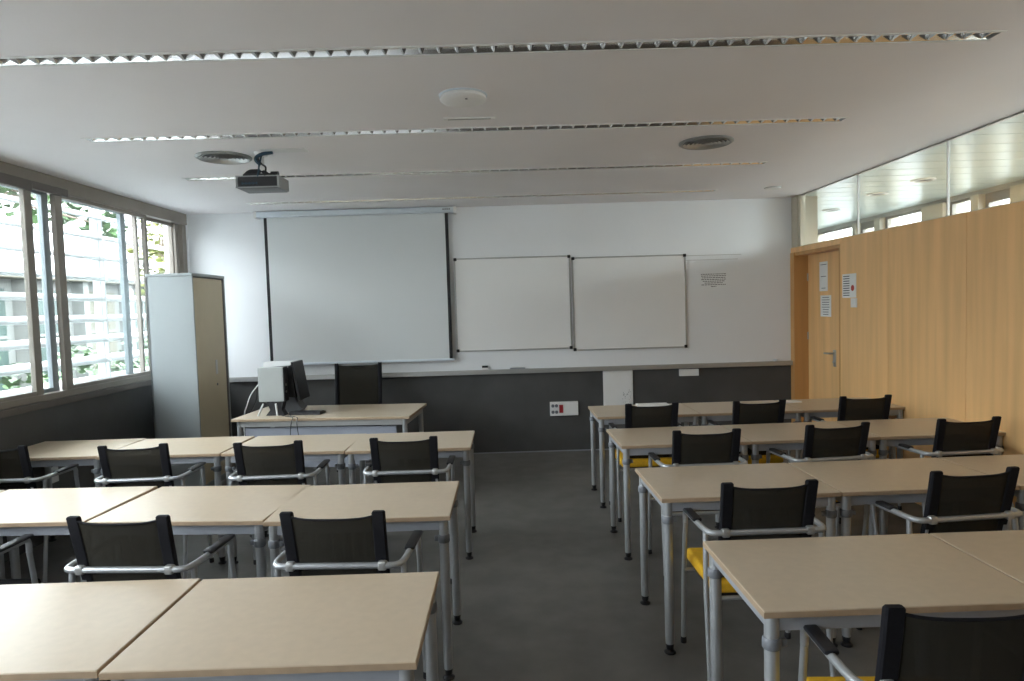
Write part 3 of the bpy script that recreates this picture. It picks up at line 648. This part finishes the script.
kb = empty('keyboard', (-1.785, 5.82, T), math.radians(-6)); tag(kb, 'flat black keyboard lying on the teacher desk right of the computer', 'keyboard')
MB().prism([(-0.07, 0.0), (0.07, 0.0), (0.07, 0.016), (-0.07, 0.026)], 'x', -0.14, 0.14).build('case', M['black_plastic'], kb)
ks = MB()
for r_ in range(5):
    for c_ in range(15): ks.box((-0.126+c_*0.018, -0.05+r_*0.024, 0.0265-r_*0.0017), (0.0145, 0.019, 0.006))
ks.build('keys', M['black_plastic'], kb)
def cable(name, pts, r, m, label):
    tag(MB().tube(arc(pts, 0.06, 6), r, 7).build(name, m, smooth=True), label, 'cable')
cable('pale_cable', [(-2.2, 5.88, T+0.30), (-2.30, 5.86, T+0.18), (-2.36, 5.90, T+0.05), (-2.405, 5.98, T+0.007), (-2.415, 5.98, T-0.1), (-2.43, 5.99, 0.3), (-2.44, 6.0, 0.006)], 0.005, M['cable_white'], 'pale cable falling from behind the computer over the left desk end')
cable('black_cable', [(-2.18, 5.93, T+0.36), (-2.26, 5.95, T+0.30), (-2.29, 5.98, T+0.12), (-2.37, 6.05, T+0.006), (-2.44, 6.06, T-0.05), (-2.45, 6.07, 0.006)], 0.005, M['black_plastic'], 'black cable looping from behind the monitor over the left desk end')
cable('black_cable', [(-1.98, 5.72, T+0.006), (-1.90, 5.66, T+0.006), (-1.84, 5.60, T+0.006), (-1.845, 5.555, T-0.02), (-1.86, 5.553, T-0.13), (-1.84, 5.553, 0.45), (-1.86, 5.553, 0.006)], 0.0035, M['black_plastic'], 'thin black cable hanging over the front edge of the teacher desk, left strand')
cable('black_cable', [(-1.90, 5.70, T+0.006), (-1.84, 5.64, T+0.006), (-1.80, 5.59, T+0.006), (-1.80, 5.55, T-0.02), (-1.79, 5.55, T-0.13), (-1.76, 5.55, 0.45), (-1.75, 5.55, 0.006)], 0.0035, M['black_plastic'], 'thin black cable hanging over the front edge of the teacher desk, right strand')
def flat_paper(x, y, w, d, a, h, label, cat='paper'):
    o = MB().box((0, 0, h/2), (w, d, h)).build('paper_sheet', M['paper']); o.location = (x, y, T+0.0002); o.rotation_euler = (0, 0, a); tag(o, label, cat)
flat_paper(1.25, 5.68, 0.27, 0.15, 0.0, 0.012, 'thin stack of white paper on the table in front of the white cover panel')
flat_paper(2.44, 5.66, 0.15, 0.12, 0.1, 0.006, 'white paper on the far edge of the front right table near the door')

# ---------------------------------------------------------------- chairs
def make_chair(seat_m):
    e = empty('mesh_armchair')
    Z = 0.665; hw = 0.252
    rail = [(-hw, 0.335, Z-0.06), (-hw, 0.335, Z), (-hw, 0.07, Z+0.004), (-hw+0.01, 0.0, Z+0.004), (hw-0.01, 0.0, Z+0.004), (hw, 0.07, Z+0.004), (hw, 0.335, Z), (hw, 0.335, Z-0.06)]
    MB().tube(arc(rail, 0.055, 6), 0.0125, 12).build('arm_rail', M['steel'], e, smooth=True)
    for s_ in (-1, 1):
        lg = MB().tube([(s_*hw, 0.335, Z-0.061), (s_*(hw+0.001), 0.37, 0.35), (s_*(hw+0.001), 0.395, 0.012)], 0.0115, 12).build('leg', M['steel'], e, smooth=True)
        MB().lathe([(0.014, 0), (0.015, 0.012), (0.013, 0.03)], (s_*(hw+0.001), 0.395, 0), 12).build('foot', M['black_plastic'], lg)
        lg = MB().tube([(s_*(hw-0.004), 0.05, Z-0.005), (s_*(hw+0.002), 0.03, 0.40), (s_*(hw+0.008), -0.03, 0.012)], 0.0115, 12).build('leg', M['steel'], e, smooth=True)
        MB().lathe([(0.014, 0), (0.015, 0.012), (0.013, 0.03)], (s_*(hw+0.008), -0.03, 0), 12).build('foot', M['black_plastic'], lg)
        # arm pad
        MB().box((s_*hw, 0.245, Z+0.014), (0.042, 0.20, 0.016), bevel=0.007).build('arm_pad', M['black_plastic'], e, smooth=True)
        # back post in its sleeve
        pb = MB(); rings = []
        for (px_, py_, pz_) in [(0.170, 0.088, 0.45), (0.171, 0.048, 0.58), (0.172, 0.022, 0.68), (0.174, -0.004, 0.80), (0.176, -0.020, 0.880), (0.176, -0.021, 0.886)]:
            hw_, hd_ = (0.0245, 0.013) if pz_ < 0.885 else (0.021, 0.010)
            rings.append([pb.bm.verts.new((s_*px_+a_*hw_, py_+b_*hd_, pz_)) for a_, b_ in ((-1, -0.6), (-0.8, -1), (0.8, -1), (1, -0.6), (1, 0.6), (0.8, 1), (-0.8, 1), (-1, 0.6))])
        for A, B in zip(rings, rings[1:]):
            for k in range(8): pb.bm.faces.new((A[k], A[(k+1) % 8], B[(k+1) % 8], B[k]))
        pb.bm.faces.new(rings[0][::-1]); pb.bm.faces.new(rings[-1])
        pb.build('back_post', M['black_sleeve'], e, smooth=True)
        MB().box((s_*0.178, 0.004, Z+0.004), (0.034, 0.036, 0.036), bevel=0.008).build('clamp', M['alu'], e, smooth=True)
        MB().tube([(s_*0.180, 0.105, 0.425), (s_*0.183, 0.06, 0.52), (s_*0.183, 0.03, 0.62)], 0.010, 8).build('back_tube', M['steel'], e, smooth=True)
    # mesh back, dipping along the top
    b = MB(); nx, nz = 12, 10; rows = []
    prof = [(0.45, 0.088), (0.52, 0.062), (0.58, 0.046), (0.63, 0.034), (0.68, 0.022), (0.73, 0.012), (0.78, 0.0), (0.82, -0.008), (0.845, -0.013), (0.862, -0.017), (0.874, -0.02)]
    for j in range(nz+1):
        z, y = prof[j]; r_ = []
        for i in range(nx+1):
            t = i/nx*2-1; x = t*0.168
            dip = ((1-t**4)*0.014)*(j-7)/3 if j > 7 else 0
            r_.append(b.bm.verts.new((x, y-0.004-(1-t*t)*0.012, z-dip)))
        rows.append(r_)
    for A, B in zip(rows, rows[1:]):
        for i in range(nx): b.bm.faces.new((A[i], A[i+1], B[i+1], B[i]))
    o = b.build('backrest', M['mesh'], e, smooth=True)
    md = o.modifiers.new('solid', 'SOLIDIFY'); md.thickness = 0.0025
    hm = MB(); hm.tube([tuple(v) for v in [(t*0.168, -0.024-(1-t*t)*0.012, 0.872-(1-t**4)*0.014) for t in [k/8-1 for k in range(17)]]], 0.0045, 8)
    hm.build('top_hem', M['black_sleeve'], e, smooth=True)
    # seat
    st = MB().box((0, 0.250, 0.415), (0.44, 0.40, 0.060), bevel=0.018, seg=3).build('seat', M[seat_m], e, smooth=True)
    MB().box((0, 0.25, 0.378), (0.42, 0.37, 0.016), bevel=0.004).build('seat_pan', M['black_plastic'], e)
    MB().tube([(-hw, 0.36, 0.372), (hw, 0.36, 0.372)], 0.010, 8).build('seat_rail', M['steel'], e, smooth=True); MB().tube([(-hw, 0.045, 0.372), (hw, 0.045, 0.372)], 0.010, 8).build('seat_rail', M['steel'], e, smooth=True)
    return e
ch0 = make_chair('yellow'); ch1 = make_chair('black_sleeve'); fc = {True: True, False: True}
def put_chair(x, y, deg, label):
    """x, y = middle of the top of the backrest"""
    a = math.radians(deg); R_ = x > 0; src = ch0 if R_ else ch1; o = src if fc[R_] else copy_tree(src); fc[R_] = False
    o.location = (x - math.sin(a)*0.02, y + math.cos(a)*0.02, 0); o.rotation_euler = (0, 0, a)
    tag(o, label, 'chair', 'mesh-backed armchairs')
K_ = 'black mesh armchair, '
put_chair(-0.678, 2.455, -3.0, K_+'at the aisle table of the middle left row')
put_chair(-1.50, 2.485, -3.5, K_+'at the second table from the aisle in the middle left row')
put_chair(-2.415, 2.56, 0.0, K_+'only its right arm in view at the left edge of the photo')
put_chair(-0.628, 3.865, 0.0, K_+'at the aisle table of the front left row')
put_chair(-1.424, 3.855, 2.0, K_+'at the second table of the front left row')
put_chair(-2.235, 3.89, 3.0, K_+'at the third table from the aisle in the front left row')
put_chair(-3.12, 3.97, 0.0, K_+'in the front left row nearest the window')
put_chair(1.068, 4.88, 1.0, K_+'right row nearest the whiteboards, beside the aisle')
put_chair(1.866, 4.858, 3.0, K_+'right row nearest the whiteboards, the middle one')
put_chair(2.70, 4.93, 2.5, K_+'right row nearest the whiteboards, closest to the door')
put_chair(1.151, 3.805, 1.0, K_+'third right row from the camera, beside the aisle')
put_chair(1.951, 3.866, 6.0, K_+'third right row from the camera, the middle one')
put_chair(2.774, 3.92, 4.0, K_+'third right row from the camera, against the wood wall')
put_chair(1.066, 2.675, 0.8, K_+'second right row from the camera, beside the aisle')
put_chair(1.982, 2.764, 5.0, K_+'second right row from the camera, near the right edge of the photo')
put_chair(1.095, 1.545, -3.0, K_+'nearest the camera at the bottom right corner')

# teacher's chair behind the desk, facing the room
tcx = empty('office_chair', (-1.53, 6.66, 0), math.pi); tag(tcx, 'high-backed dark mesh chair standing behind the teacher desk', 'chair')
for s_ in (-1, 1):
    MB().tube([(s_*0.215, 0.16, 0.40), (s_*0.218, 0.0, 0.50), (s_*0.220, -0.05, 0.75), (s_*0.222, -0.09, 1.105)], 0.020, 10, flat=0.6, up=(0, 1, 0)).build('back_post', M['black_sleeve'], tcx, smooth=True)
    for yy in (-0.02, 0.38):
        lg = MB().tube([(s_*0.21, 0.10 if yy < 0 else 0.34, 0.41), (s_*0.235, yy, 0.012)], 0.0115, 12).build('leg', M['steel'], tcx, smooth=True)
        MB().lathe([(0.014, 0), (0.015, 0.012), (0.013, 0.03)], (s_*0.235, yy, 0), 12).build('foot', M['black_plastic'], lg)
b = MB(); rows = []
for j, (z, y) in enumerate([(0.45, 0.06), (0.52, -0.01), (0.62, -0.035), (0.75, -0.055), (0.88, -0.07), (1.0, -0.082), (1.06, -0.088), (1.09, -0.09)]):
    rows.append([b.bm.verts.new(((i/10*2-1)*0.212, y-(1-(i/5-1)**2)*0.012, z-((1-(i/5-1)**2)*0.018 if j == 7 else 0))) for i in range(11)])
for A, B in zip(rows, rows[1:]):
    for i in range(10): b.bm.faces.new((A[i], A[i+1], B[i+1], B[i]))
o = b.build('backrest', M['mesh'], tcx, smooth=True); md = o.modifiers.new('solid', 'SOLIDIFY'); md.thickness = 0.0025
MB().span(-0.186, 0.186, -0.108, -0.098, 1.035, 1.078, bevel=0.004).build('head_band', M['black_sleeve'], tcx)
MB().box((0, 0.22, 0.44), (0.45, 0.42, 0.045), bevel=0.016, seg=3).build('seat', M['black_sleeve'], tcx, smooth=True)
